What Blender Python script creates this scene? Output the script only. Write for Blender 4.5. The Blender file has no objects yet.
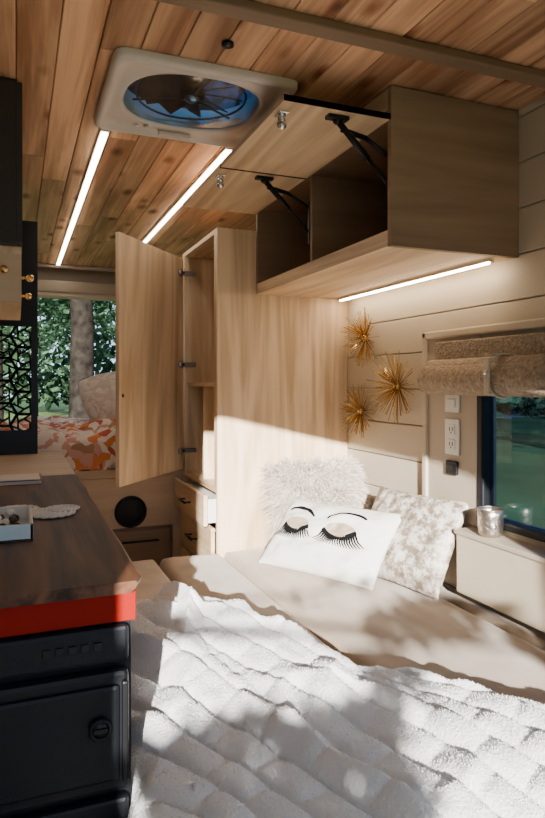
import bpy, bmesh, math, random
from mathutils import Vector, Matrix, noise
random.seed(7)
ZO=1.2
scene=bpy.context.scene
# ---------------------------------------------------------------- materials
def newmat(name):
    m=bpy.data.materials.new(name); m.use_nodes=True
    nt=m.node_tree; b=nt.nodes['Principled BSDF']
    return m,nt,b
def N(nt,t,**k):
    n=nt.nodes.new(t)
    for a,v in k.items():
        if a in n.inputs: n.inputs[a].default_value=v
        else: setattr(n,a,v)
    return n
def c4(c): return (c[0],c[1],c[2],1)
def plain(name,col,rough=.5,metal=0,bump=0,bscale=200,var=0,vscale=8,**kw):
    m,nt,b=newmat(name)
    b.inputs['Base Color'].default_value=c4(col); b.inputs['Roughness'].default_value=rough
    b.inputs['Metallic'].default_value=metal
    for k,v in kw.items(): b.inputs[k.replace('_',' ')].default_value=v
    tc=N(nt,'ShaderNodeTexCoord')
    if var:
        n=N(nt,'ShaderNodeTexNoise',Scale=vscale,Detail=4.0); nt.links.new(tc.outputs['Object'],n.inputs['Vector'])
        r=N(nt,'ShaderNodeValToRGB'); nt.links.new(n.outputs['Fac'],r.inputs[0])
        r.color_ramp.elements[0].position=.3; r.color_ramp.elements[1].position=.7
        r.color_ramp.elements[0].color=c4([x*(1-var) for x in col]); r.color_ramp.elements[1].color=c4([min(1,x*(1+var)) for x in col])
        nt.links.new(r.outputs[0],b.inputs['Base Color'])
    if bump:
        n=N(nt,'ShaderNodeTexNoise',Scale=bscale,Detail=3.0); nt.links.new(tc.outputs['Object'],n.inputs['Vector'])
        bp=N(nt,'ShaderNodeBump',Strength=bump,Distance=.01); nt.links.new(n.outputs['Fac'],bp.inputs['Height'])
        nt.links.new(bp.outputs[0],b.inputs['Normal'])
    return m
def wood(name,c1,c2,axis='Y',rough=.5,knots=0,isl=.2,sc=1.0,contrast=(.3,.7),grain=.25,dist=1.2,spec=.5):
    m,nt,b=newmat(name); L=nt.links.new
    tc=N(nt,'ShaderNodeTexCoord'); geo=N(nt,'ShaderNodeNewGeometry')
    s=[9*sc]*3; s['XYZ'.index(axis)]=.9*sc
    off=N(nt,'ShaderNodeVectorMath',operation='SCALE'); 
    cmb=N(nt,'ShaderNodeCombineXYZ'); 
    for i in range(3): L(geo.outputs['Random Per Island'],cmb.inputs[i])
    L(cmb.outputs[0],off.inputs[0]); off.inputs['Scale'].default_value=37
    add=N(nt,'ShaderNodeVectorMath',operation='ADD'); L(tc.outputs['Object'],add.inputs[0]); L(off.outputs[0],add.inputs[1])
    mp=N(nt,'ShaderNodeMapping'); mp.inputs['Scale'].default_value=s; L(add.outputs[0],mp.inputs[0])
    n1=N(nt,'ShaderNodeTexNoise',Scale=1.0,Detail=5.0,Distortion=dist); L(mp.outputs[0],n1.inputs['Vector'])
    mp2=N(nt,'ShaderNodeMapping'); s2=[90*sc]*3; s2['XYZ'.index(axis)]=2.5*sc; mp2.inputs['Scale'].default_value=s2; L(add.outputs[0],mp2.inputs[0])
    n2=N(nt,'ShaderNodeTexNoise',Scale=1.0,Detail=3.0); L(mp2.outputs[0],n2.inputs['Vector'])
    mx=N(nt,'ShaderNodeMix',data_type='FLOAT'); mx.inputs[0].default_value=grain; L(n1.outputs['Fac'],mx.inputs[2]); L(n2.outputs['Fac'],mx.inputs[3])
    r=N(nt,'ShaderNodeValToRGB'); L(mx.outputs[0],r.inputs[0])
    r.color_ramp.elements[0].position=contrast[0]; r.color_ramp.elements[1].position=contrast[1]
    r.color_ramp.elements[0].color=c4(c1); r.color_ramp.elements[1].color=c4(c2)
    out=r.outputs[0]
    if knots:
        mk=N(nt,'ShaderNodeMapping'); sk=[9.5]*3; sk['XYZ'.index(axis)]=4.4; mk.inputs['Scale'].default_value=sk; L(add.outputs[0],mk.inputs[0])
        nz=N(nt,'ShaderNodeMix',data_type='RGBA'); nz.inputs[0].default_value=.10; L(mk.outputs[0],nz.inputs[6]); 
        nn=N(nt,'ShaderNodeTexNoise',Scale=3.0); L(mk.outputs[0],nn.inputs['Vector']); L(nn.outputs['Color'],nz.inputs[7])
        v=N(nt,'ShaderNodeTexVoronoi',Scale=1.0,Randomness=1.0); L(nz.outputs[2],v.inputs['Vector'])
        kr=N(nt,'ShaderNodeValToRGB'); L(v.outputs['Distance'],kr.inputs[0])
        e=kr.color_ramp.elements
        e[0].position=.055; e[0].color=(.08,.035,.02,1)
        e[1].position=.24; e[1].color=(1,1,1,1)
        q=e.new(.12); q.color=(.45,.27,.18,1)
        mm=N(nt,'ShaderNodeMix',data_type='RGBA',blend_type='MULTIPLY'); mm.inputs[0].default_value=knots
        L(out,mm.inputs[6]); L(kr.outputs[0],mm.inputs[7]); out=mm.outputs[2]
    mr=N(nt,'ShaderNodeMapRange'); L(geo.outputs['Random Per Island'],mr.inputs[0]); mr.inputs[3].default_value=1-isl; mr.inputs[4].default_value=1+isl
    hs=N(nt,'ShaderNodeHueSaturation'); L(mr.outputs[0],hs.inputs['Value']); L(out,hs.inputs['Color'])
    L(hs.outputs[0],b.inputs['Base Color']); b.inputs['Roughness'].default_value=rough; b.inputs['Specular IOR Level'].default_value=spec
    bp=N(nt,'ShaderNodeBump',Strength=.08,Distance=.004); L(n2.outputs['Fac'],bp.inputs['Height']); L(bp.outputs[0],b.inputs['Normal'])
    return m
def emis(name,col,st):
    m,nt,b=newmat(name); b.inputs['Base Color'].default_value=c4(col)
    b.inputs['Emission Color'].default_value=c4(col); b.inputs['Emission Strength'].default_value=st; return m
M={}
M['cedar']=wood('cedar_planks',(.37,.17,.085),(.82,.49,.29),'Y',.5,knots=.92,isl=.30,spec=.25,contrast=(.38,.62))
PL=((.53,.36,.21),(.80,.61,.40))
PK=dict(isl=.04,grain=.2,sc=.6,dist=3.2,contrast=(.38,.60))
M['plyZ']=wood('birch_ply_vertical',*PL,'Z',.5,**PK)
M['plyY']=wood('birch_ply_length',*PL,'Y',.5,**PK)
M['plyX']=wood('birch_ply_cross',(.46,.31,.19),(.60,.44,.29),'X',.5,isl=.05,grain=.2,sc=.6,dist=2)
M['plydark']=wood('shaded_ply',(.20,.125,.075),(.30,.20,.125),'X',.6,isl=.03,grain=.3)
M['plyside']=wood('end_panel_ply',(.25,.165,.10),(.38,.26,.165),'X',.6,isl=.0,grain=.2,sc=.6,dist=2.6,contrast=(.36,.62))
M['walnut']=wood('walnut',(.028,.011,.006),(.155,.066,.031),'Y',.5,isl=.0,sc=1.1,contrast=(.36,.64),dist=2.5,spec=.28)
M['red']=plain('red_paint',(.26,.006,.002),.7,Specular_IOR_Level=.15)
M['black']=plain('black_plastic',(.006,.007,.010),.5,bump=.1,bscale=400,Specular_IOR_Level=.28)
M['blackm']=plain('black_metal',(.012,.012,.014),.4,.5)
M['navy']=plain('dark_laminate',(.030,.026,.026),.65)
M['wall']=plain('painted_shiplap',(.52,.44,.33),.55,var=.04,vscale=3)
M['trimb']=plain('beige_trim',(.42,.35,.265),.5)
M['white']=plain('white_plastic',(.75,.73,.69),.35)
M['vent']=plain('vent_plastic',(.72,.64,.59),.45)
M['chrome']=plain('chrome',(.75,.75,.77),.2,1)
M['steel']=plain('brushed_steel',(.35,.34,.33),.35,1)
M['silver']=plain('hammered_silver',(.50,.46,.40),.36,1,bump=.5,bscale=60)
M['gold']=plain('polished_gold',(.52,.33,.11),.18,1)
M['brass']=plain('brass',(.75,.5,.22),.25,1)
M['floor']=wood('vinyl_floor',(.10,.07,.05),(.2,.15,.11),'Y')
M['fabric']=plain('beige_microsuede',(.38,.285,.195),.85,var=.18,vscale=9,bump=.15,bscale=350,Sheen_Weight=.35)
M['blanket']=plain('white_plush',(.80,.80,.81),.9,bump=.4,bscale=170,Sheen_Weight=.4)
M['canvas']=plain('white_canvas',(.78,.76,.72),.85,bump=.15,bscale=500)
def furm():
    m,nt,b=newmat('cream_fur'); L=nt.links.new
    geo=N(nt,'ShaderNodeNewGeometry'); r=N(nt,'ShaderNodeValToRGB'); L(geo.outputs['Random Per Island'],r.inputs[0])
    r.color_ramp.elements[0].color=(.42,.33,.26,1); r.color_ramp.elements[1].color=(.82,.76,.68,1)
    L(r.outputs[0],b.inputs['Base Color']); b.inputs['Roughness'].default_value=.8; return m
M['fur']=furm()
M['shade']=plain('woven_shade',(.34,.265,.19),.95,bump=.9,bscale=150,var=.35,vscale=90)
M['strap']=plain('strap',(.55,.47,.36),.8)
M['ink']=plain('black_ink',(.006,.006,.007),.9,Specular_IOR_Level=.1)
M['glit']=plain('gold_glitter',(.55,.45,.33),.5,.3,var=.4,vscale=500)
M['led']=emis('led_diffuser',(1,.88,.74),15)
M['ledw']=emis('warm_led_diffuser',(1,.80,.57),42)
M['speaker']=plain('speaker_mesh',(.015,.015,.015),.6,bump=.6,bscale=300)
M['brown']=wood('drawer_walnut',(.10,.06,.045),(.2,.13,.09),'X')
M['doily']=plain('cotton_lace',(.8,.78,.75),.9,bump=.5,bscale=200)
M['trayb']=plain('pale_blue_enamel',(.58,.68,.72),.4)
M['paper']=plain('notebook_paper',(.68,.62,.54),.7)
M['bead']=plain('dark_beads',(.07,.04,.03),.4)
M['bark']=plain('bark',(.022,.018,.015),1,bump=.8,bscale=12,var=.5,vscale=6,Specular_IOR_Level=0.0)
M['grass']=plain('grass',(.11,.16,.055),.95,var=.35,vscale=.6,Specular_IOR_Level=.1)
M['road']=plain('asphalt',(.30,.30,.31),.9)
def foil():
    m,nt,b=newmat('foil_print_fabric'); L=nt.links.new
    tc=N(nt,'ShaderNodeTexCoord'); n=N(nt,'ShaderNodeTexNoise',Scale=26.0,Detail=8.0,Roughness=.8); L(tc.outputs['Object'],n.inputs['Vector'])
    r=N(nt,'ShaderNodeValToRGB'); L(n.outputs['Fac'],r.inputs[0]); r.color_ramp.elements[0].position=.44; r.color_ramp.elements[1].position=.54
    r.color_ramp.elements[0].color=(.60,.56,.51,1); r.color_ramp.elements[1].color=(.27,.215,.16,1); L(r.outputs[0],b.inputs['Base Color'])
    mr=N(nt,'ShaderNodeMapRange'); L(n.outputs['Fac'],mr.inputs[0]); mr.inputs[1].default_value=.46; mr.inputs[2].default_value=.6; mr.inputs[4].default_value=.5
    L(mr.outputs[0],b.inputs['Metallic']); b.inputs['Roughness'].default_value=.5; return m
M['foil']=foil()
def floral(name,cols,sc):
    m,nt,b=newmat(name); L=nt.links.new
    tc=N(nt,'ShaderNodeTexCoord'); n=N(nt,'ShaderNodeTexNoise',Scale=9.0,Detail=3.0); L(tc.outputs['Object'],n.inputs['Vector'])
    mx=N(nt,'ShaderNodeMix',data_type='RGBA'); mx.inputs[0].default_value=.12; L(tc.outputs['Object'],mx.inputs[6]); L(n.outputs['Color'],mx.inputs[7])
    v=N(nt,'ShaderNodeTexVoronoi',Scale=sc); L(mx.outputs[2],v.inputs['Vector'])
    sp=N(nt,'ShaderNodeSeparateColor'); L(v.outputs['Color'],sp.inputs[0])
    r=N(nt,'ShaderNodeValToRGB'); r.color_ramp.interpolation='CONSTANT'; L(sp.outputs[0],r.inputs[0])
    e=r.color_ramp.elements; e[0].color=c4(cols[0]); e[0].position=0; e[1].position=1/len(cols); e[1].color=c4(cols[1])
    for i in range(2,len(cols)):
        q=e.new(i/len(cols)); q.color=c4(cols[i])
    L(r.outputs[0],b.inputs['Base Color']); b.inputs['Roughness'].default_value=.9; return m
M['quilt']=floral('floral_quilt_cotton',[(.72,.62,.55),(.50,.09,.05),(.66,.22,.07),(.75,.68,.60),(.62,.32,.26),(.40,.22,.12),(.74,.66,.58)],26)
M['sham']=floral('patterned_cotton',[(.62,.55,.48),(.54,.45,.38),(.66,.60,.54)],34)
def leafm(name,c):
    m,nt,b=newmat(name); L=nt.links.new
    geo=N(nt,'ShaderNodeNewGeometry'); r=N(nt,'ShaderNodeValToRGB'); L(geo.outputs['Random Per Island'],r.inputs[0])
    r.color_ramp.elements[0].color=c4([x*.35 for x in c]); r.color_ramp.elements[1].color=c4([x*1.7 for x in c])
    d=N(nt,'ShaderNodeBsdfDiffuse'); t=N(nt,'ShaderNodeBsdfTranslucent'); L(r.outputs[0],d.inputs[0]); L(r.outputs[0],t.inputs[0])
    mx=N(nt,'ShaderNodeMixShader'); mx.inputs[0].default_value=.4; L(d.outputs[0],mx.inputs[1]); L(t.outputs[0],mx.inputs[2])
    L(mx.outputs[0],nt.nodes['Material Output'].inputs[0]); return m
M['leaf']=leafm('leaves',(.055,.105,.055))
def tint(name,c,g=.1,rough=.02):
    m,nt,b=newmat(name); L=nt.links.new
    t=N(nt,'ShaderNodeBsdfTransparent'); t.inputs[0].default_value=c4(c)
    gl=N(nt,'ShaderNodeBsdfGlossy'); gl.inputs['Roughness'].default_value=rough
    mx=N(nt,'ShaderNodeMixShader'); mx.inputs[0].default_value=g; L(t.outputs[0],mx.inputs[1]); L(gl.outputs[0],mx.inputs[2])
    L(mx.outputs[0],nt.nodes['Material Output'].inputs[0]); return m
M['glass']=tint('tinted_glass',(.38,.48,.62))
M['dome']=tint('smoked_dome',(.13,.24,.33),.05,.2)
M['lens']=tint('blue_lens',(.34,.50,.62),.16,.12)
# ---------------------------------------------------------------- builders
def link(o,parent=None):
    scene.collection.objects.link(o)
    if parent: o.parent=parent
    return o
def empty(name):
    e=bpy.data.objects.new(name,None); e.empty_display_size=.1; return link(e)
class B:
    def __init__(s): s.bm=bmesh.new(); s.mats=[]
    def mi(s,m):
        m=M[m] if isinstance(m,str) else m
        if m not in s.mats: s.mats.append(m)
        return s.mats.index(m)
    def merge(s,t,m,smooth=False,mat=None):
        i=s.mi(m)
        if mat is not None: bmesh.ops.transform(t,matrix=mat,verts=t.verts)
        for f in t.faces: f.material_index=i; f.smooth=smooth
        me=bpy.data.meshes.new('t'); t.to_mesh(me); t.free(); s.bm.from_mesh(me); bpy.data.meshes.remove(me)
    def box(s,x0,x1,y0,y1,z0,z1,m,bev=0,seg=2,mat=None):
        t=bmesh.new(); bmesh.ops.create_cube(t,size=1)
        for v in t.verts: v.co=Vector(((x0+x1)/2+v.co.x*(x1-x0),(y0+y1)/2+v.co.y*(y1-y0),(z0+z1)/2+v.co.z*(z1-z0)))
        if bev: bmesh.ops.bevel(t,geom=t.edges[:],offset=bev,segments=seg,affect='EDGES',profile=.5)
        s.merge(t,m,bev>.008,mat); return s
    def cone(s,p0,p1,r0,r1,m,n=16,cap=True,smooth=True):
        p0=Vector(p0);p1=Vector(p1);d=p1-p0
        t=bmesh.new(); bmesh.ops.create_cone(t,cap_ends=cap,segments=n,radius1=r0,radius2=r1,depth=d.length)
        q=d.to_track_quat('Z','Y').to_matrix().to_4x4()
        s.merge(t,m,smooth,Matrix.Translation((p0+p1)/2)@q); return s
    def cyl(s,p0,p1,r,m,n=16,smooth=True): return s.cone(p0,p1,r,r,m,n,True,smooth)
    def ball(s,c,r,m,sc=(1,1,1),n=16):
        t=bmesh.new(); bmesh.ops.create_uvsphere(t,u_segments=n,v_segments=n//2,radius=r)
        s.merge(t,m,True,Matrix.Translation(c)@Matrix.Diagonal((*sc,1))); return s
    def ring(s,c,axis,R,r,m,n=24,k=8,sx=1,sy=1):
        t=bmesh.new(); q=Vector(axis).to_track_quat('Z','Y').to_matrix().to_4x4()
        vs=[[t.verts.new(((R+r*math.cos(2*math.pi*j/k))*math.cos(2*math.pi*i/n)*sx,(R+r*math.cos(2*math.pi*j/k))*math.sin(2*math.pi*i/n)*sy,r*math.sin(2*math.pi*j/k))) for j in range(k)] for i in range(n)]
        for i in range(n):
            for j in range(k): t.faces.new((vs[i][j],vs[(i+1)%n][j],vs[(i+1)%n][(j+1)%k],vs[i][(j+1)%k]))
        s.merge(t,m,True,Matrix.Translation(c)@q); return s
    def lathe(s,c,prof,m,n=32):
        t=bmesh.new()
        vs=[[t.verts.new((r*math.cos(2*math.pi*i/n),r*math.sin(2*math.pi*i/n),z)) for r,z in prof] for i in range(n)]
        for i in range(n):
            for j in range(len(prof)-1): t.faces.new((vs[i][j],vs[(i+1)%n][j],vs[(i+1)%n][j+1],vs[i][j+1]))
        s.merge(t,m,True,Matrix.Translation(c)); return s
    def raw(s,verts,faces,m,smooth=False):
        t=bmesh.new(); vv=[t.verts.new(v) for v in verts]
        for f in faces:
            try: t.faces.new([vv[i] for i in f])
            except ValueError: pass
        s.merge(t,m,smooth); return s
    def done(s,name,parent=None):
        bmesh.ops.recalc_face_normals(s.bm,faces=s.bm.faces) if len(s.bm.faces)<60000 else None
        xs=[v.co for v in s.bm.verts]
        c=Vector([(min(v[i] for v in xs)+max(v[i] for v in xs))/2 for i in range(3)])
        for v in s.bm.verts: v.co-=c
        me=bpy.data.meshes.new(name); s.bm.to_mesh(me); s.bm.free()
        for m in s.mats: me.materials.append(m)
        o=bpy.data.objects.new(name,me); o.location=c
        return link(o,parent)
# ---------------------------------------------------------------- shell
XL,XR,ZC,ZF=-.43,1.33,.78,-1.2
b=B(); w=.09; hx0,hx1,hy0,hy1=.27,.63,1.53,1.91
for i in range(20):
    x0=-.45+i*w; x1=x0+w-.002
    rr=random.Random(i); js=[-.55]; 
    y=-.55+rr.uniform(.5,1.6)
    while y<4.3: js.append(y); y+=rr.uniform(1.1,1.9)
    js.append(4.6)
    for a,c in zip(js,js[1:]):
        parts=[(a,c)]
        if x0>=hx0-.01 and x1<=hx1+.01:
            parts=[(p,q) for p,q in ((a,min(c,hy0)),(max(a,hy1),c)) if q-p>.01]
        for p,q in parts: b.box(x0,x1,p,q-.001,ZC,ZC+.02,'cedar',.002,1)
for q in ((-.46,hx0,-.55,4.6),(hx1,1.36,-.55,4.6),(hx0,hx1,-.55,hy0),(hx0,hx1,hy1,4.6)):
    b.box(*q,ZC+.02,ZC+.05,'navy')
b.done('ceiling')
B().box(-.5,1.4,-.55,4.6,ZF-.03,ZF,'floor').done('floor')
b=B(); pitch=.13
rows=[(-.41+pitch*k) for k in range(-7,10)]
for z in rows:
    z0=max(z,ZF); z1=min(z+pitch-.004,ZC)
    if z1<=z0: continue
    segs=[(.62,4.6)]
    if z>-.42 and z<.10: segs=[(.62,.80),(1.57,4.6)]
    for a,c in segs: b.box(XR,XR+.012,a,c,z0,z1,'wall',.002,1)
for a,c,z0,z1 in ((.62,.8,ZF,ZC),(1.57,4.6,ZF,ZC),(.8,1.57,ZF,-.41),(.8,1.57,.11,ZC),(-.55,-.4,ZF,ZC),(-.4,.62,.40,ZC),(-.4,.62,ZF,-.5)):
    b.box(XR+.012,XR+.05,a,c,z0,z1,'trimb')
b.done('wall_right')
b=B()
for z in rows:
    z0=max(z,ZF); z1=min(z+pitch-.003,ZC)
    if z1>z0: b.box(XL-.012,XL,-.55,4.6,z0,z1,'wall',.0015,1)
b.box(XL-.05,XL-.012,-.55,4.6,ZF,ZC,'trimb'); b.done('wall_left')
poly=[(-.40,.765),(-.283,.765),(.277,.634),(.504,.428),(.60,.30),(.62,-.1),(.60,-.42),(-.38,-.42),(-.41,-.1)]  # unseen front opening, outlined to shape the sun patch on wardrobe and wall
outer=[(XL-.06,.83),(XR+.06,.83),(XR+.06,ZF),(XL-.06,ZF)]
t=bmesh.new(); 
def loop(pts):
    vs=[t.verts.new((x,-.56,z)) for x,z in pts]; return [t.edges.new((vs[i],vs[(i+1)%len(vs)])) for i in range(len(vs))]
es=loop(outer)+loop(poly); bmesh.ops.triangle_fill(t,edges=es,use_beauty=True)
r=bmesh.ops.extrude_face_region(t,geom=t.faces[:]); 
for v in [g for g in r['geom'] if isinstance(g,bmesh.types.BMVert)]: v.co.y-=.03
b=B(); b.merge(t,'trimb'); b.done('sun_mask_wall')
b=B(); b.box(XL-.05,-.28,4.55,4.6,ZF,ZC+.05,'trimb').box(1.18,XR+.05,4.55,4.6,ZF,ZC+.05,'trimb').box(-.28,1.18,4.55,4.6,.58,ZC+.05,'trimb',.005).box(-.28,1.18,4.55,4.6,ZF,-.62,'trimb')
b.done('wall_rear')
B().box(-.25,1.15,4.44,4.54,.60,.68,'trimb',.012).cyl((-.24,4.47,.585),(1.14,4.47,.585),.022,'strap').done('rear_door_roller_blind')
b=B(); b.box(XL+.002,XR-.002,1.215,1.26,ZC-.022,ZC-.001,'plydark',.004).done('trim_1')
b=B(); b.box(XL+.002,XR-.002,4.40,4.44,ZC-.022,ZC-.001,'trimb',.004).done('trim_2')
# ---------------------------------------------------------------- LED strips
for x,y0,y1 in ((.252,2.0,4.38),(.652,2.0,3.5)):
    b=B(); b.box(x-.014,x+.014,y0,y1,ZC-.008,ZC-.001,'white',.001,1); b.box(x-.010,x+.010,y0+.01,y1-.01,ZC-.012,ZC-.0075,'led'); b.done('led_light_strip')
b=B(); b.box(1.262,1.284,1.47,2.40,.350,.3595,'chrome'); b.box(1.268,1.278,1.48,2.39,.346,.3505,'ledw'); b.done('under_cabinet_light')
B().cyl((.449,1.39,ZC-.008),(.449,1.39,ZC-.001),.014,'blackm').done('ceiling_button_light')
# ---------------------------------------------------------------- vent fan
cx,cy=.447,1.7275
def sup(R1,R2,e,n=64,dy=0):
    o=[]
    for i in range(n):
        a=2*math.pi*i/n; c=math.cos(a); s=math.sin(a)
        o.append((cx+R1*math.copysign(abs(c)**(2/e),c),cy+dy+R2*math.copysign(abs(s)**(2/e),s)))
    return o
prof=[(sup(.236,.235,16),ZC-.001),(sup(.236,.235,16),ZC-.014),(sup(.229,.228,14),ZC-.022),(sup(.219,.218,12),ZC-.023),(sup(.213,.212,12),ZC-.010),(sup(.200,.186,5,dy=-.012),ZC-.008),(sup(.190,.174,2.8,dy=-.02),ZC-.018),(sup(.183,.167,2.5,dy=-.02),ZC-.016),(sup(.180,.164,2.5,dy=-.02),ZC+.045)]
vs=[];fs=[]
for pl,z in prof:
    for x,y in pl: vs.append((x,y,z))
n=64
for k in range(len(prof)-1):
    for i in range(n): fs.append((k*n+i,k*n+(i+1)%n,(k+1)*n+(i+1)%n,(k+1)*n+i))
ev=empty('ceiling_vent_fan')
B().raw(vs,fs,'vent',True).done('frame',ev)
fy=cy-.02
b=B(); b.cyl((cx,fy,ZC+.008),(cx,fy,ZC+.045),.035,'blackm')
for k in range(10):
    a=2*math.pi*k/10; R=Matrix.Translation((cx,fy,ZC+.022))@Matrix.Rotation(a,4,'Z')@Matrix.Rotation(.5,4,'X')
    b.box(.03,.142,-.022,.022,-.0015,.0015,'black',mat=R)
b.ring((cx,fy,ZC+.008),(0,0,1),.15,.003,'blackm',40)
for k in range(3):
    a=math.pi*k*2/3+.6; b.cyl((cx,fy,ZC+.004),(cx+.165*math.cos(a),fy+.155*math.sin(a),ZC+.004),.003,'blackm',8)
b.ball((cx,fy,ZC+.004),.022,'chrome',(1,1,.5))
b.done('fan_blades',ev)
b=B(); b.box(cx-.2,cx+.2,cy-.22,cy+.2,ZC+.055,ZC+.06,'dome'); b.done('lid',ev)
vs=[];fs=[];nr=8
for k in range(nr+1):
    q=k/nr
    for x,y in sup(.181*max(q,.01),.165*max(q,.01),2.5,48,dy=-.02): vs.append((x,y,ZC-.012-.012*(1-q*q)))
for k in range(nr):
    for i in range(48): fs.append((k*48+i,k*48+(i+1)%48,(k+1)*48+(i+1)%48,(k+1)*48+i))
B().raw(vs,fs,'lens',True).done('lens_cover',ev)
B().box(.40,.50,1.918,1.932,ZC-.026,ZC-.012,'vent',.003).cyl((.33,1.905,ZC-.016),(.33,1.905,ZC-.011),.008,'white').cyl((.36,1.905,ZC-.016),(.36,1.905,ZC-.011),.008,'white').done('latch',ev)
# ---------------------------------------------------------------- overhead cabinet right
oc=empty('overhead_cabinet')
b=B(); FX=.905; Y0,Y1=1.42,2.428
b.box(FX,XR-.002,Y0+.018,Y1,.36,.376,'plyY')
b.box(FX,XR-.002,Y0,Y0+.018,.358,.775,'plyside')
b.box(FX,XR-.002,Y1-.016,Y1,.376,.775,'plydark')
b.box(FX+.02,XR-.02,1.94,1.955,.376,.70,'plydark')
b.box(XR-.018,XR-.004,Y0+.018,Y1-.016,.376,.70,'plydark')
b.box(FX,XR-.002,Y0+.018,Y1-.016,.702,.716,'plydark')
b.box(FX,FX+.016,Y0+.018,Y1,.376,.402,'plyY')
b.box(FX,FX+.016,Y0+.018,Y1,.716,.775,'plyY')
b.done('carcass',oc)
for y0,y1 in ((Y0,1.937),(1.945,Y1)):
    d=B(); d.box(.602,FX-.002,y0,y1,.686,.701,'plyY',.001,1)
    d.box(.602,FX-.002,y0-.0,y0+.0015,.6858,.7012,'blackm')
    for yy in (y0+.07,):
        d.cyl((.625,yy,.660),(.625,yy,.686),.010,'chrome').ball((.625,yy,.656),.013,'chrome').box(.612,.638,yy-.02,yy+.02,.680,.686,'chrome',.002)
    d.done('lift_door',oc)
def strut(y,sgn):
    s=B(); a=Vector((.765,y,.676)); c=Vector((.945,y,.50)); m=a.lerp(c,.5)
    s.box(a.x-.03,a.x+.03,y-.012,y+.012,.676,.686,'blackm',.002)
    s.cyl(a,m,.0085,'blackm').cyl(m,c,.0045,'blackm')
    s.cyl(a+Vector((.012,0,-.022)),a+Vector((.085,0,-.035)),.007,'blackm').cyl(a+Vector((.085,0,-.035)),Vector((.93,y,.60)),.006,'blackm')
    s.ball(a,.012,'blackm').ball(c,.012,'blackm').box(.925,.965,y-.002,y+.012*sgn+.001,.475,.62,'blackm',.0005,1)
    s.done('lid_stay',oc)
strut(1.455,-1); strut(1.975,-1)
# ---------------------------------------------------------------- wardrobe
wd=empty('wardrobe'); wx=.742
b=B()
b.box(wx,XR-.002,2.431,2.449,ZF,.62,'plyZ'); b.box(wx,XR-.002,2.98,2.998,ZF,.62,'plyZ')
b.box(wx,XR-.002,2.449,2.98,.602,.62,'plyY'); b.box(1.25,1.265,2.449,2.98,ZF,.60,'plyZ')
b.box(wx+.01,1.25,2.449,2.98,-.015,.003,'plyY'); b.box(wx,1.25,2.449,2.98,-.44,-.422,'plyY')
b.box(wx,wx+.018,2.449,2.475,-.422,.602,'plyZ'); b.box(wx,wx+.018,2.955,2.98,-.422,.602,'plyZ')
b.box(wx+.02,1.25,2.70,2.712,-.422,-.02,'plyZ')
b.done('carcass',wd)
b=B()
for i,(z0,z1,o) in enumerate(((-.575,-.45,.03),(-.76,-.585,0),(-1.17,-.77,0))):
    b.box(wx-.018-o,wx-o-.001,2.46,2.97,z0,z1,'plyY',.002,1)
    if o: b.box(wx-o,wx+.2,2.475,2.955,z0+.01,z1-.02,'white')
    zc=(z0+z1)/2
    b.cyl((wx-.045-o,2.66,zc),(wx-.045-o,2.77,zc),.005,'blackm').cyl((wx-.045-o,2.67,zc),(wx-.018-o,2.67,zc),.004,'blackm').cyl((wx-.045-o,2.76,zc),(wx-.018-o,2.76,zc),.004,'blackm')
b.done('drawers',wd)
hp=Vector((wx-.012,2.972,0)); ang=math.atan2(2.533-2.98,.375-.742)
R=Matrix.Translation(hp)@Matrix.Rotation(ang,4,'Z')
b=B(); b.box(.0,.575,-.009,.009,-.407,.59,'plyZ',.0015,1,mat=R)
b.cyl(R@Vector((.53,-.012,-.05)),R@Vector((.53,-.022,-.05)),.012,'blackm').cyl(R@Vector((.55,.009,-.05)),R@Vector((.55,.0115,-.05)),.007,'blackm')
b.done('door',wd)
b=B()
for z in (.518,.086,-.32):
    b.box(.008,.06,.009,.017,z-.011,z+.011,'steel',.002,mat=R)
    b.cyl(R@Vector((.04,.009,z)),R@Vector((.04,.022,z)),.017,'steel')
    b.box(wx-.022,wx+.05,2.935,2.953,z-.011,z+.011,'steel',.003)
    b.ball((wx-.012,2.945,z),.012,'blackm')
b.done('hinges',wd)
sp=empty('bed_base_cabinet')
b=B(); b.box(.172,.738,3.0,3.02,ZF,-.441,'plyX')
b.box(.39,.69,2.988,3.0,-.90,-.675,'brown',.003).box(.405,.675,2.984,2.989,-.885,-.69,'plydark',.001,1)
b.cyl((.45,2.965,-.735),(.62,2.965,-.735),.005,'blackm').cyl((.46,2.965,-.735),(.46,2.985,-.735),.004,'blackm').cyl((.61,2.965,-.735),(.61,2.985,-.735),.004,'blackm')
b.done('face_panel',sp)
b=B(); b.cyl((.494,2.990,-.60),(.494,3.0,-.60),.074,'black',40).cyl((.494,2.986,-.60),(.494,2.991,-.60),.06,'speaker',40).ring((.494,2.99,-.60),(0,1,0),.067,.006,'black',40).done('round_speaker',sp)
rb=empty('rear_bed')
b=B(); b.box(XL+.01,XR-.01,3.0,4.5,-.44,-.40,'plyX',.002,1).done('platform',rb)
def sheet(name,x0,x1,y0,y1,f,m,nx=60,ny=60,parent=None,skirt=.1):
    vs=[];fs=[]
    for j in range(ny+1):
        for i in range(nx+1):
            x=x0+(x1-x0)*i/nx;y=y0+(y1-y0)*j/ny; e=min(x-x0,x1-x,y-y0,y1-y); vs.append((x,y,f(x,y,e)))
    for j in range(ny):
        for i in range(nx):
            a=j*(nx+1)+i; fs.append((a,a+1,a+nx+2,a+nx+1))
    k=B(); k.raw(vs,fs,m,True); 
    ed=[e for e in k.bm.edges if e.is_boundary]; r=bmesh.ops.extrude_edge_only(k.bm,edges=ed)
    for v in [g for g in r['geom'] if isinstance(g,bmesh.types.BMVert)]: v.co.z-=skirt
    for f2 in k.bm.faces: f2.smooth=True
    return k.done(name,parent)
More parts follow.
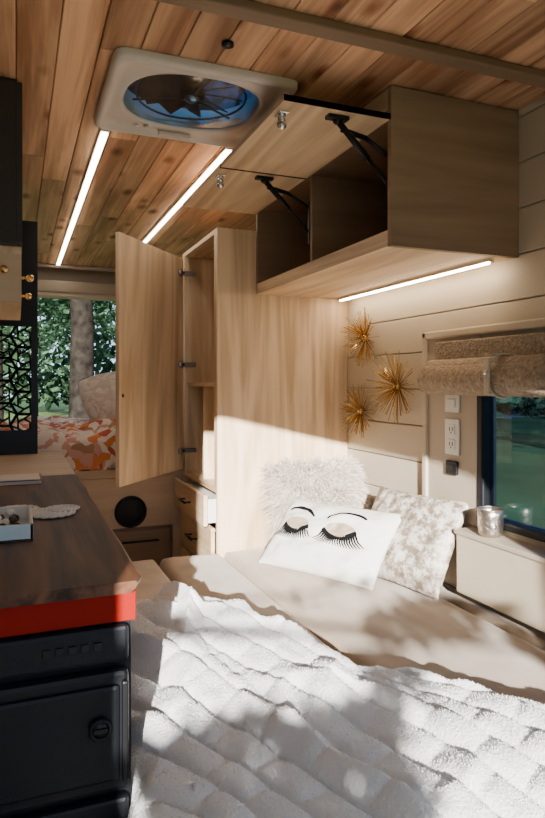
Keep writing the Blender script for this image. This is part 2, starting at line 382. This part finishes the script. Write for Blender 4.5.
def rnd(e,R): 
    e=max(0,min(e,R)); return -R+math.sqrt(max(0,R*R-(R-e)**2))
sheet('mattress',XL+.02,wx-.02,3.04,4.48,lambda x,y,e:-.30+rnd(e,.04),'canvas',20,20,rb,.06)
def qf(x,y,e):
    n=noise.noise(Vector((x*5,y*5,1)))*.06+noise.noise(Vector((x*12,y*12,4)))*.03
    return -.24+n+rnd(e,.06)
sheet('floral_quilt',XL+.01,wx-.005,3.005,4.3,qf,'quilt',70,80,rb,.08)
# ---------------------------------------------------------------- pillows
def pillow_fn(c,ax,ay,wd_,ht,th,seed=0,pinch=.07,crump=.006):
    ax=Vector(ax).normalized(); n=ax.cross(Vector(ay)).normalized(); ay=n.cross(ax).normalized(); c=Vector(c)
    def P(s,t,side=1,off=0):
        sx=s*(1-pinch*(1-t*t)*abs(s)); ty=t*(1-pinch*(1-s*s)*abs(t))
        h=(max(0,1-abs(s)**2.6)**.55)*(max(0,1-abs(t)**2.6)**.55)
        cr=noise.noise(Vector((s*3+seed,t*3,seed)))*crump+noise.noise(Vector((s*7,t*7+seed,2)))*crump*.5
        return c+ax*(sx*wd_/2)+ay*(ty*ht/2)+n*side*(h*(th/2+cr*1.6)+off)
    return P
def pillow(name,P,m,parent=None,N_=40,extra=None):
    vs=[];fs=[]
    for side in (1,-1):
        o=len(vs)
        for j in range(N_+1):
            for i in range(N_+1):
                s=math.sin((i/N_-.5)*math.pi);t=math.sin((j/N_-.5)*math.pi); vs.append(P(s,t,side))
        for j in range(N_):
            for i in range(N_):
                a=o+j*(N_+1)+i; fs.append((a,a+1,a+N_+2,a+N_+1))
    b=B(); b.raw(vs,fs,m,True); bmesh.ops.remove_doubles(b.bm,verts=b.bm.verts,dist=.0004)
    if extra: extra(b)
    return b.done(name,parent)
P=pillow_fn((.60,3.75,-.10),(1,.25,.12),(-.1,.8,.8),.46,.38,.24,3,-.12); pillow('sham_pillow',P,'sham',rb)
BL=Vector((.82,2.13,-.655));BR=Vector((1.035,1.72,-.655));TL=Vector((.985,2.225,-.465));TR=Vector((1.205,1.81,-.465))
C=(BL+BR+TL+TR)/4+Vector((-.012,-.008,.02)); ax=(BR-BL); ay=(TL-BL)
Pe=pillow_fn(C,ax,ay,.475,.285,.12,5,.05,.009)
sd=1 if (Pe(0,0,1)-C).dot(Vector((0,0,1)))>0 else -1
def ribbon(b,pts,wf,m,off=.0025):
    vs=[];fs=[]
    n=len(pts)
    for i,(s,t) in enumerate(pts):
        a=pts[max(0,i-1)];c=pts[min(n-1,i+1)]; dx=(c[0]-a[0])*.24;dy=(c[1]-a[1])*.143; l=math.hypot(dx,dy) or 1
        w_=wf(i/(n-1)); nx=-dy/l*w_/.24; ny=dx/l*w_/.143
        vs+= [Pe(s+nx,t+ny,sd,off),Pe(s-nx,t-ny,sd,off)]
    for i in range(n-1): fs.append((2*i,2*i+1,2*i+3,2*i+2))
    b.raw(vs,fs,m)
def face(b):
    for ec,sg,hw in ((-.50,-1,.25),(.30,1,.27)):
        et=.04
        arc=lambda u:(ec+hw*u, et-.17*(1-u*u)+.02*u*sg)
        vs=[];fs=[];n=16
        for i in range(n+1):
            u=-1+2*i/n; s,t=arc(u); top=et+.22*math.sqrt(max(0,1-u*u))
            for k in range(6): vs.append(Pe(s,t+(top-t)*k/5,sd,.002))
        for i in range(n):
            for k in range(5): a=i*6+k; fs.append((a,a+6,a+7,a+1))
        b.raw(vs,fs,'glit')
        ribbon(b,[arc(-1.05+2.1*i/20) for i in range(21)],lambda q:.0068,'ink',.003)
        for i in range(19):
            u=-.98+1.96*i/18; s,t=arc(u); L=.21+.08*abs(u)
            dx=(u*.13+.03*sg); pts=[(s,t),(s+dx*.5,t-L*.6),(s+dx*1.3,t-L)]
            ribbon(b,pts,lambda q:.0046*(1-q*.7),'ink',.003)
        br=[(ec+hw*1.15*(u)+.02*sg,et+.38+.17*(1-(u-.25*sg)**2)) for u in [(-1+2*i/16) for i in range(17)]]
        ribbon(b,br,lambda q:.0078*(.25+.75*math.sin(math.pi*(q*.8+.1 if sg>0 else .9-q*.8))),'ink',.003)
pillow('eyelash_throw_pillow',Pe,'canvas',extra=face)
P=pillow_fn((1.205,1.80,-.515),(.10,-.42,.0),(.16,0,.27),.40,.32,.11,11,.05,.011); pillow('gold_foil_throw_pillow',P,'foil')
Pf=pillow_fn((1.12,2.30,-.48),(1,-.06,0),(0,.14,.34),.36,.30,.13,17,.05)
sf=1 if (Pf(0,0,1)-Pf(0,0,-1)).dot(Vector((0,-1,0)))>0 else -1
def fur(b):
    vs=[];fs=[]
    for k in range(13000):
        s=random.uniform(-1,1);t=random.uniform(-1,1)
        side=sf if random.random()<.85 else -sf
        p=Pf(s,t,side); q=Pf(s,t,side,.01)
        cl=Vector((noise.noise(Vector((s*5,t*5,1))),0,noise.noise(Vector((s*5,t*5,7)))))
        nn=(q-p).normalized(); d=(nn*.6+cl*1.6+Vector((random.uniform(-.5,.5)+s*.8,random.uniform(-.3,.3),random.uniform(-.6,.3)+max(0,t)*.9))).normalized()
        L=random.uniform(.04,.095); w_=Vector((random.uniform(-1,1),0,random.uniform(-1,1))).normalized()*.0015
        m_=p+d*L*.55; e=p+d*L+Vector((0,0,-.02))
        o=len(vs); vs+=[p-w_,p+w_,m_+w_*.8,m_-w_*.8,e]; fs+=[(o,o+1,o+2,o+3),(o+3,o+2,o+4)]
    b.raw([(min(v[0],1.322),min(v[1],2.425),max(v[2],-.655)) for v in vs],fs,'fur')
pillow('faux_fur_throw_pillow',Pf,'fur',extra=fur)
# ---------------------------------------------------------------- day bed
db=empty('day_bed')
b=B(); b.box(.185,XR-.004,.0,2.42,ZF,-.82,'plyY').done('bed_box',db)
ZB=-.67
def cf(seed):
    def f(x,y,e):
        n=noise.noise(Vector((x*6,y*3,seed)))*.008+noise.noise(Vector((x*20,y*9,seed+3)))*.003
        return ZB+.002+rnd(e,.032)+n*min(1,e/.05)+.012*min(1,e/.15)
    return f
for i,(x0,x1,y0,y1) in enumerate(((.175,.497,.0,2.43),(.503,.751,.0,2.42),(.757,1.246,.0,2.425))):
    sheet('seat_cushion',x0,x1,y0,y1,cf(i*5+1),'fabric',48,140,db,.115)
sheet('bolster_cushion',1.25,XR-.004,.0,2.425,lambda x,y,e:ZB+.004+rnd(e,.02),'fabric',16,40,db,.115)
def interp(x,t):
    for (a,c),(d,e) in zip(t,t[1:]):
        if x<=d: 
            k=(x-a)/(d-a); k=max(0,k); k=k*k*(3-2*k); return c+(e-c)*k
    return t[-1][1]
far=[(.10,1.20),(.17,1.60),(.22,1.74),(.36,1.75),(.50,1.64),(.58,1.46),(.72,1.23),(.92,.94),(1.1,.80),(1.3,.66)]
def puff(a):
    f=abs((a%1.0)*2-1); return 1-f**4
def blk(u,v):
    x=.165+1.10*u; F=interp(x,far)+.03*noise.noise(Vector((x*7,0,9)))
    y=.15+(F-.15)*v
    V=Vector((x*2.6,y*2.6,21)); dx=noise.noise(V)*.07; dy=noise.noise(V+Vector((5,9,3)))*.07
    qa=(x*.93+y*.36)+dx; qb=(-x*.36+y*.93)+dy
    q=(puff(qa/.066))*(.55+.45*puff(qb/.11+.5*(math.floor(qa/.066)%2)))
    big=noise.noise(Vector((qa*2.6,qb*1.5,5)))*.045
    fold=max(0,1-abs(noise.noise(Vector((qa*2.6+1,qb*1.3,8))))*4.5)**2
    wr=noise.noise(Vector((x*12,y*16,13)))*.006
    bunch=max(0,min(1,(y-.85)/.6))*max(0,min(1,(.85-x)/.3))
    rid=max(0,1-abs(noise.noise(Vector((x*5,y*2.6,30))))*4)
    z=ZB+.042+.017*q+wr+big+.024*fold+bunch*(.018+.040*rid)
    e=min(F-y,1.265-x)
    if e<.05: 
        k=math.sqrt(max(0,1-(1-max(0,e)/.05)**2)); z=ZB+.014+(z-ZB-.014)*k
    xx=x
    if x<.24:
        k=(.24-x)/.075; 
        wgt=max(0,min(1,(1.02-y)/.06))
        z=z-.03*k*k
        if wgt>0: z=z-wgt*.30*max(0,k-.35)**1.5; xx=x-wgt*.055*math.sin(min(1,k)*math.pi*.5)+wgt*.012*noise.noise(Vector((y*12,z*6,0)))
    return Vector((xx,y,z))
NX,NY=340,400; vs=[];fs=[]
for j in range(NY+1):
    for i in range(NX+1): vs.append(blk(i/NX,j/NY))
for j in range(NY):
    for i in range(NX):
        a=j*(NX+1)+i; fs.append((a,a+1,a+NX+2,a+NX+1))
b=B(); b.raw(vs,fs,'blanket',True)
hv=[];hf=[]; rr=random.Random(3)
for k in range(80000):
    i=rr.randint(0,NX-1); j=int(NY*(1-rr.random()*.80)); j=min(NY-1,j)
    a=j*(NX+1)+i; p=vs[a].lerp(vs[a+NX+2],rr.random()).lerp(vs[a+1],rr.random()*.4)
    nrm=(vs[a+1]-vs[a]).cross(vs[a+NX+1]-vs[a]).normalized()
    d=(nrm+Vector((rr.gauss(0,.5),rr.gauss(0,.5),0))).normalized()
    L=rr.uniform(.0015,.004); w_=Vector((rr.gauss(0,1),rr.gauss(0,1),0)).normalized()*.0009
    o=len(hv); hv+=[p-w_,p+w_,p+d*L]; hf.append((o,o+1,o+2))
o=b.done('quilted_blanket')
b2=B(); b2.raw([v-o.location for v in hv],hf,'blanket'); fo=b2.done('plush_pile',o)
sm=o.modifiers.new('s','SOLIDIFY'); sm.thickness=.012; sm.offset=-1
# ---------------------------------------------------------------- window right
wn=empty('window_1')
b=B()
b.box(XR-.012,XR,1.57,1.85,-.445,.16,'trimb',.003)
b.box(XR-.022,XR,1.835,1.86,-.46,.175,'wall',.005)
b.box(XR-.022,XR,.78,1.86,.15,.175,'wall',.005)
b.box(XR-.016,XR+.03,1.555,1.585,-.43,.13,'black',.006); b.box(XR-.016,XR+.03,.79,.82,-.43,.13,'black',.006)
b.box(XR-.016,XR+.03,.82,1.555,.10,.13,'black',.006); b.box(XR-.016,XR+.03,.82,1.555,-.43,-.405,'black',.006)
b.done('frame',wn)
B().box(XR+.012,XR+.016,.80,1.57,-.42,.12,'glass').done('glass',wn)
B().box(1.25,XR-.001,.0,1.60,-.64,-.452,'wall',.006).box(1.245,XR-.001,.0,1.605,-.462,-.447,'trimb',.004).done('window_sill')
ws=empty('rolled_window_shade')
b=B(); b.cyl((XR-.058,.80,.012),(XR-.058,1.765,.012),.050,'shade',28)
b.cyl((XR-.05,.80,.04),(XR-.05,1.76,.04),.036,'shade',28)
b.box(XR-.035,XR-.023,.80,1.77,.05,.135,'shade',.005)
for k in range(5): b.ring((XR-.058,1.766,.012),(0,1,0),.008+.009*k,.0035,'shade',20,6)
b.done('roll',ws)
sy=1.42
b=B(); b.ring((XR-.056,sy,.02),(0,1,0),.061,.004,'strap',32,6,1,1); b.box(XR-.118,XR-.112,sy-.011,sy+.011,-.03,.07,'strap',.002); b.box(XR-.118,XR-.02,sy-.011,sy+.011,.078,.083,'strap',.001); b.cyl((XR-.119,sy,.03),(XR-.123,sy,.03),.007,'chrome').done('strap',ws)
def outlet(y,z,kind):
    b=B(); w_=.036; h=.058
    if kind==0:
        b.box(XR-.018,XR-.012,y-w_,y+w_,z-h,z+h,'white',.002)
        for dz in (.024,-.024):
            b.box(XR-.021,XR-.018,y-.018,y+.018,z+dz-.017,z+dz+.017,'white',.002)
            for dy in (-.007,.007): b.box(XR-.0216,XR-.0205,y+dy-.0015,y+dy+.0015,z+dz-.005,z+dz+.008,'ink')
            b.cyl((XR-.0216,y,z+dz-.010),(XR-.0205,y,z+dz-.010),.0025,'ink',8)
        b.done('power_outlet')
    elif kind==1:
        b.box(XR-.018,XR-.012,y-w_,y+w_,z-.03,z+.03,'white',.002); b.box(XR-.022,XR-.018,y-.02,y+.02,z-.014,z+.014,'white',.003); b.done('light_switch')
    else:
        b.box(XR-.022,XR-.012,y-.028,y+.028,z-.022,z+.022,'black',.003); b.box(XR-.024,XR-.022,y-.016,y+.016,z-.01,z+.01,'blackm',.002); b.done('usb_socket')
outlet(1.70,-.065,1); outlet(1.70,-.175,0); outlet(1.70,-.275,2)
b=B(); prof=[(0,.0),(.030,.0),(.034,.004),(.036,.03),(.0365,.06),(.038,.079),(.0365,.079),(.034,.06),(.033,.02),(.0,.02)]
b.lathe((1.288,1.49,-.4465),prof,'silver'); b.ring((1.288,1.49,-.4465+.078),(0,0,1),.0372,.0012,'silver',32); b.done('metal_tumbler')
def burst(y,z,R,seed):
    rr=random.Random(seed); b=B(); c=Vector((XR-.014,y,z)); b.ball(c+Vector((-.004,0,0)),.016,'brass')
    for k in range(130):
        th=2*math.pi*k/130*7+rr.uniform(0,.1); el=rr.uniform(0.02,1.0)**1.3*1.0
        d=Vector((-math.sin(el),math.cos(el)*math.cos(th),math.cos(el)*math.sin(th)))
        L=R*rr.uniform(.7,1.05)*(1 if el<.6 else .7)
        b.cone(c,c+d*L,.0010,.0013,'gold',6,smooth=False); b.ball(c+d*L,.0021,'gold',n=6)
    b.done('starburst_wall_ornament')
burst(2.255,.183,.122,1); burst(2.02,-.011,.135,2); burst(2.29,-.115,.112,3)
# ---------------------------------------------------------------- kitchen counter
kc=empty('kitchen_counter'); KX=XL+.005
b=B(); vs=[];fs=[];n=40
for i in range(n+1):
    y=.98+(2.2-.98)*i/n; xe=.184+.006*noise.noise(Vector((y*6,0,0)))-(.012 if i==0 else 0)
    for (x,z) in ((KX,-.302),(xe-.004,-.302),(xe,-.305),(xe-.003,-.313),(xe-.010,-.320),(KX,-.320)): vs.append((x,y,z))
for i in range(n):
    for k in range(6): fs.append((i*6+k,i*6+(k+1)%6,(i+1)*6+(k+1)%6,(i+1)*6+k))
fs.append(tuple(range(6))); fs.append(tuple(n*6+k for k in range(6)))
b.raw(vs,fs,'walnut'); b.done('walnut_top',kc)
b=B(); b.box(KX,.184,2.203,2.98,-.33,-.303,'plyX',.003).box(KX,.165,1.52,2.98,ZF,-.37,'plyY'); b.done('cabinet',kc)
b=B(); b.box(KX,.172,.995,1.03,-.367,-.3205,'red',.001,1).box(KX,.172,1.03,2.2,-.367,-.3205,'red').done('red_apron',kc)
fr=empty('portable_fridge')
b=B()
b.box(KX,.166,1.005,1.50,ZF,-.368,'black')
b.box(KX,.160,.985,1.006,-.425,-.370,'black',.006).box(KX,.160,.982,1.006,-.62,-.436,'black',.008)
b.box(XL+.02,.145,.975,.985,-.60,-.455,'black',.006)
b.box(KX,.160,.985,1.006,-.80,-.632,'black',.006).box(KX,.160,.985,1.006,ZF+.02,-.81,'black',.006)
b.cyl((.115,.965,-.513),(.115,.976,-.513),.016,'blackm',24).ring((.115,.966,-.513),(0,1,0),.014,.003,'black').box(.105,.125,.961,.966,-.516,-.51,'blackm')
for k in range(5): b.box(.035+k*.018,.047+k*.018,.9825,.986,-.401,-.390,'blackm',.0005,1)
b.box(.148,.158,.972,.986,-.60,-.45,'blackm',.003)
b.box(-.25,-.05,.970,.976,-.70,-.68,'blackm',.002)
b.done('body',fr)
b=B(); x0,x1,y0,y1,z=-.24,.03,1.30,1.50,-.3012
b.box(x0,x1,y0,y1,z,z+.005,'trayb',.001,1)
for q in ((x0,x0+.006,y0,y1),(x1-.006,x1,y0,y1),(x0,x1,y0,y0+.006),(x0,x1,y1-.006,y1)): b.box(*q,z,z+.032,'trayb' if q[3]<1.31 else 'white',.001,1)
for k in range(60): b.ball((random.uniform(x0+.015,x1-.015),random.uniform(y0+.015,y1-.015),z+.012+random.random()*.012),.009,random.choice(['bead','white','doily','bead']),n=8)
b.done('trinket_tray')
b=B()
for k,(px,py,rr_) in enumerate(((.075,1.535,.042),(.03,1.56,.035),(.0,1.60,.04),(.10,1.57,.03))):
    for r_ in (1,.72,.45,.2): b.ring((px,py,-.297+k*.001),(0,0,1),rr_*r_,.0032,'doily',28,6)
    for a in range(12): b.cyl((px,py,-.297+k*.001),(px+rr_*math.cos(a*.5236),py+rr_*math.sin(a*.5236),-.297+k*.001),.0016,'doily',6)
    for a in range(16): b.ring((px+rr_*1.08*math.cos(a*.3927),py+rr_*1.08*math.sin(a*.3927),-.297+k*.001),(0,0,1),.006,.002,'doily',10,5)
b.done('crochet_doily')
b=B(); b.box(-.25,.07,2.03,2.17,-.3015,-.292,'paper',.001,1).box(-.252,.073,2.028,2.172,-.292,-.290,'bead',.0005,1).box(-.245,.066,2.035,2.165,-.290,-.288,'paper').done('notebook')
# ---------------------------------------------------------------- left overhead cabinet
lc=empty('upper_cabinet')
b=B(); b.box(XL+.004,.0,1.75,2.88,.355,.775,'navy',.002,1)
for y0,y1 in ((1.752,2.31),(2.315,2.878)): b.box(.0,.014,y0,y1,.36,.77,'navy',.001,1)
b.done('carcass',lc)
b=B(); b.box(XL+.004,.012,1.78,2.3,.335,.3545,'plyY').box(XL+.004,.012,1.78,1.795,.21,.335,'plyX').box(XL+.004,.012,2.285,2.3,.21,.335,'plyX').box(XL+.004,.012,1.795,2.285,.21,.222,'plyY')
b.box(.0,.012,1.797,2.04,.224,.333,'plyY').box(.0,.012,2.044,2.283,.224,.333,'plyY')
for y,z in ((1.95,.30),(2.2,.28)): b.cyl((.012,y,z),(.03,y,z),.004,'brass').ball((.036,y,z),.011,'brass')
for x,z in ((-.03,.29),(-.09,.26)): b.cyl((x,1.78,z),(x,1.762,z),.004,'brass').ball((x,1.757,z),.011,'brass')
b.done('spice_drawers',lc)
b=B(); yS=2.90; LX=XL+.004
b.box(LX,.084,yS,yS+.015,.24,.69,'blackm',.001,1).box(LX,.084,yS,yS+.015,-.3025,-.20,'blackm',.001,1).box(.058,.084,yS,yS+.015,-.2,.24,'blackm')
hr=.055
for r_ in range(-1,9):
    for c_ in range(-1,9):
        px=.03-c_*hr*1.5; pz=-.18+r_*hr*1.732+(c_%2)*hr*.866
        if not(XL+.06<px<.06 and -.2<pz<.24): continue
        pts=[(px+hr*math.cos(k*math.pi/3),pz+hr*math.sin(k*math.pi/3)) for k in range(6)]
        for k in range(6):
            a=pts[k];c=pts[(k+1)%6]
            if max(a[0],c[0])<.07: b.cyl((a[0],yS+.008,a[1]),(c[0],yS+.008,c[1]),.006,'blackm',6)
        pts2=[(px+hr*.5*math.cos(k*math.pi/3+.52),pz+hr*.5*math.sin(k*math.pi/3+.52)) for k in range(6)]
        for k in range(6):
            a=pts2[k];c=pts2[(k+1)%6]; b.cyl((a[0],yS+.008,a[1]),(c[0],yS+.008,c[1]),.0045,'blackm',6)
            o_=pts[k]
            if o_[0]<.07: b.cyl((a[0],yS+.008,a[1]),(o_[0],yS+.008,o_[1]),.004,'blackm',6)
b.done('lattice_partition_screen')
# ---------------------------------------------------------------- outside
G=-1.9
B().box(-60,80,-40,90,G-.05,G,'grass').done('ground')
B().box(-60,80,27.5,31,G+.001,G+.012,'road').done('road')
def tree(x,y,r,h,seed,nl=2600,crown=(3.2,3.2,3.0),ch=None,ls=.16):
    rr=random.Random(seed); e=empty('tree'); b=B()
    pts=[Vector((x+rr.uniform(-.1,.1)*i*.4,y,G-.1+h*i/6)) for i in range(7)]
    for i in range(6): b.cone(pts[i],pts[i+1],r*(1-i*.08),r*(1-(i+1)*.08),'bark',14,False)
    for i in range(8):
        p=pts[4+i%3]; a=rr.uniform(0,6.28); b.cone(p,p+Vector((math.cos(a)*2,math.sin(a)*2,rr.uniform(.4,1.4))),r*.3,r*.06,'bark',8,False)
    b.done('trunk',e)
    vs=[];fs=[]; cz=(ch if ch is not None else G+h*.85)
    cl=[(Vector((x,y,cz))+Vector((rr.gauss(0,.5)*crown[0],rr.gauss(0,.5)*crown[1],rr.gauss(0,.45)*crown[2]))) for _ in range(40)]
    for k in range(nl):
        c=rr.choice(cl)+Vector((rr.gauss(0,.45),rr.gauss(0,.45),rr.gauss(0,.35)))
        u=Vector((rr.gauss(0,1),rr.gauss(0,1),rr.gauss(0,1))).normalized(); v=u.orthogonal().normalized(); s=ls*rr.uniform(.6,1.4)
        o=len(vs); vs+=[c-u*s,c+v*s*.5,c+u*s,c-v*s*.5]; fs.append((o,o+1,o+2,o+3))
    b=B(); b.raw(vs,fs,'leaf'); b.done('leaves',e)
tree(1.30,14.5,.29,10,1,3500,(4,3,1.6),6.0)
tree(4.4,23,.3,9,2,3500,(4,3,3),4.5); tree(-.6,24,.2,9,3,3500,(4,3,3),4.5); tree(.9,35,.16,9,9,2500,(3,3,3),4.5); tree(3.2,37,.2,9,10,2500,(3,3,3),5)
tree(14,13,.3,8,4,3500,(4,4,3),2.0); tree(20,17,.3,8,5,3500,(4,4,3),1.5); tree(9,11,.18,7,6,2500,(2.5,2.5,2.5),2.2)
rr=random.Random(11); vs=[];fs=[]
for k in range(15000):
    t_=rr.random()
    if t_<.6: c=Vector((rr.uniform(-14,24),rr.uniform(42,48),G+.5+abs(rr.gauss(0,5))))
    else: c=Vector((rr.uniform(26,32),rr.uniform(0,40),G+abs(rr.gauss(0,3.6))))
    u=Vector((rr.gauss(0,1),rr.gauss(0,1),rr.gauss(0,1))).normalized(); v=u.orthogonal().normalized(); s=rr.uniform(.2,.5)
    o=len(vs); vs+=[c-u*s,c+v*s*.6,c+u*s,c-v*s*.6]; fs.append((o,o+1,o+2,o+3))
B().raw(vs,fs,'leaf').done('distant_treeline')
# ---------------------------------------------------------------- lights
s=Vector((.35,1,-.3))
# unseen tree added at van nose; leaf clumps set to shade blanket and bed
rr=random.Random(5); e=empty('tree'); vs=[];fs=[]; b=B()
T0=Vector((-1.9,-2.3,G-.05)); T1=Vector((-1.75,-2.25,-.3)); T2=Vector((-1.6,-2.2,.9))
b.cone(T0,T1,.07,.055,'bark',12,False); b.cone(T1,T2,.055,.03,'bark',12,False)
for (mx_,mz_,rx,rz,nn) in ((.36,-.045,.22,.045,260),(-.14,-.145,.25,.042,300),(-.20,-.225,.22,.05,260),(.02,-.20,.09,.03,50),(.57,-.12,.05,.06,40),(.14,-.10,.07,.02,22),(.2,.05,.25,.04,14)):
    k_=rr.uniform(1.2,1.6); c0=Vector((mx_,-.56,mz_))-s*k_
    root=T1.lerp(T2,rr.uniform(.2,.95)); b.cone(root,c0-Vector((rx*.8,0,0)),.014,.005,'bark',6)
    b.cyl(c0-Vector((rx,0,0)),c0+Vector((rx,0,rz*.4)),.004,'bark',6)
    for q in range(nn):
        a=rr.uniform(0,6.28); rad=math.sqrt(rr.random())
        c=c0+Vector((rx*rad*math.cos(a),0,rz*rad*math.sin(a)))+s*rr.uniform(-.15,.15)
        a=rr.uniform(0,6.28); u=Vector((math.cos(a),rr.uniform(-.3,.3),math.sin(a))); v=u.cross(Vector((0,1,0))).normalized(); sz=rr.uniform(.014,.03)
        o=len(vs); vs+=[c-u*sz,c+v*sz*.5,c+u*sz,c-v*sz*.5]; fs.append((o,o+1,o+2,o+3))
for q in range(400):
    c=T2+Vector((rr.gauss(-.3,.3),rr.gauss(0,.3),rr.gauss(.3,.3))); u=Vector((rr.gauss(0,1),rr.gauss(0,1),rr.gauss(0,1))).normalized(); v=u.orthogonal().normalized(); sz=.05
    o=len(vs); vs+=[c-u*sz,c+v*sz*.5,c+u*sz,c-v*sz*.5]; fs.append((o,o+1,o+2,o+3))
b.done('trunk',e); B().raw(vs,fs,'leaf').done('leaves',e)
sun=bpy.data.lights.new('sun','SUN'); sun.energy=18; sun.angle=.009; sun.color=(1,.95,.88)
so=bpy.data.objects.new('sun',sun); so.rotation_euler=s.to_track_quat('-Z','Y').to_euler(); so.location=(-2,-5,3); link(so)
def portal(loc,rot,sx,sy):
    l=bpy.data.lights.new('portal','AREA'); l.shape='RECTANGLE'; l.size=sx; l.size_y=sy; l.cycles.is_portal=True
    o=bpy.data.objects.new('sky_portal',l); o.location=loc; o.rotation_euler=rot; link(o)
portal((.1,-.60,.2),(math.pi/2,0,0),1.1,1.3)
portal((1.40,.11,-.05),(0,math.pi/2,0),.9,1.02)
portal((.45,4.62,-.02),(-math.pi/2,0,0),1.46,1.2)
portal((1.40,1.18,-.15),(0,math.pi/2,0),.54,.76)
wld=bpy.data.worlds.new('sky'); scene.world=wld; wld.use_nodes=True; nt=wld.node_tree; bg=nt.nodes['Background']
sk=nt.nodes.new('ShaderNodeTexSky'); sk.sky_type='HOSEK_WILKIE'; sk.turbidity=4
sk.sun_direction=(-s).normalized()
mx=nt.nodes.new('ShaderNodeMix'); mx.data_type='RGBA'; mx.inputs[0].default_value=.85; nt.links.new(sk.outputs[0],mx.inputs[6]); mx.inputs[7].default_value=(.56,.76,1,1)
nt.links.new(mx.outputs[2],bg.inputs[0]); bg.inputs[1].default_value=1.8
# ---------------------------------------------------------------- camera
cam=bpy.data.cameras.new('camera'); co=bpy.data.objects.new('camera',cam); link(co)
cam.sensor_fit='VERTICAL'; cam.sensor_height=36; cam.lens=636/818*36; cam.shift_y=-26/818; cam.clip_start=.02; cam.clip_end=300
co.location=(0,0,0); co.rotation_euler=(math.pi/2,0,-math.atan(256/636))
scene.camera=co
for o in scene.objects:
    if o.parent is None: o.location.z+=ZO
scene.view_settings.view_transform='AgX'
scene.view_settings.exposure=0.42
print('OBJ',len(scene.objects))
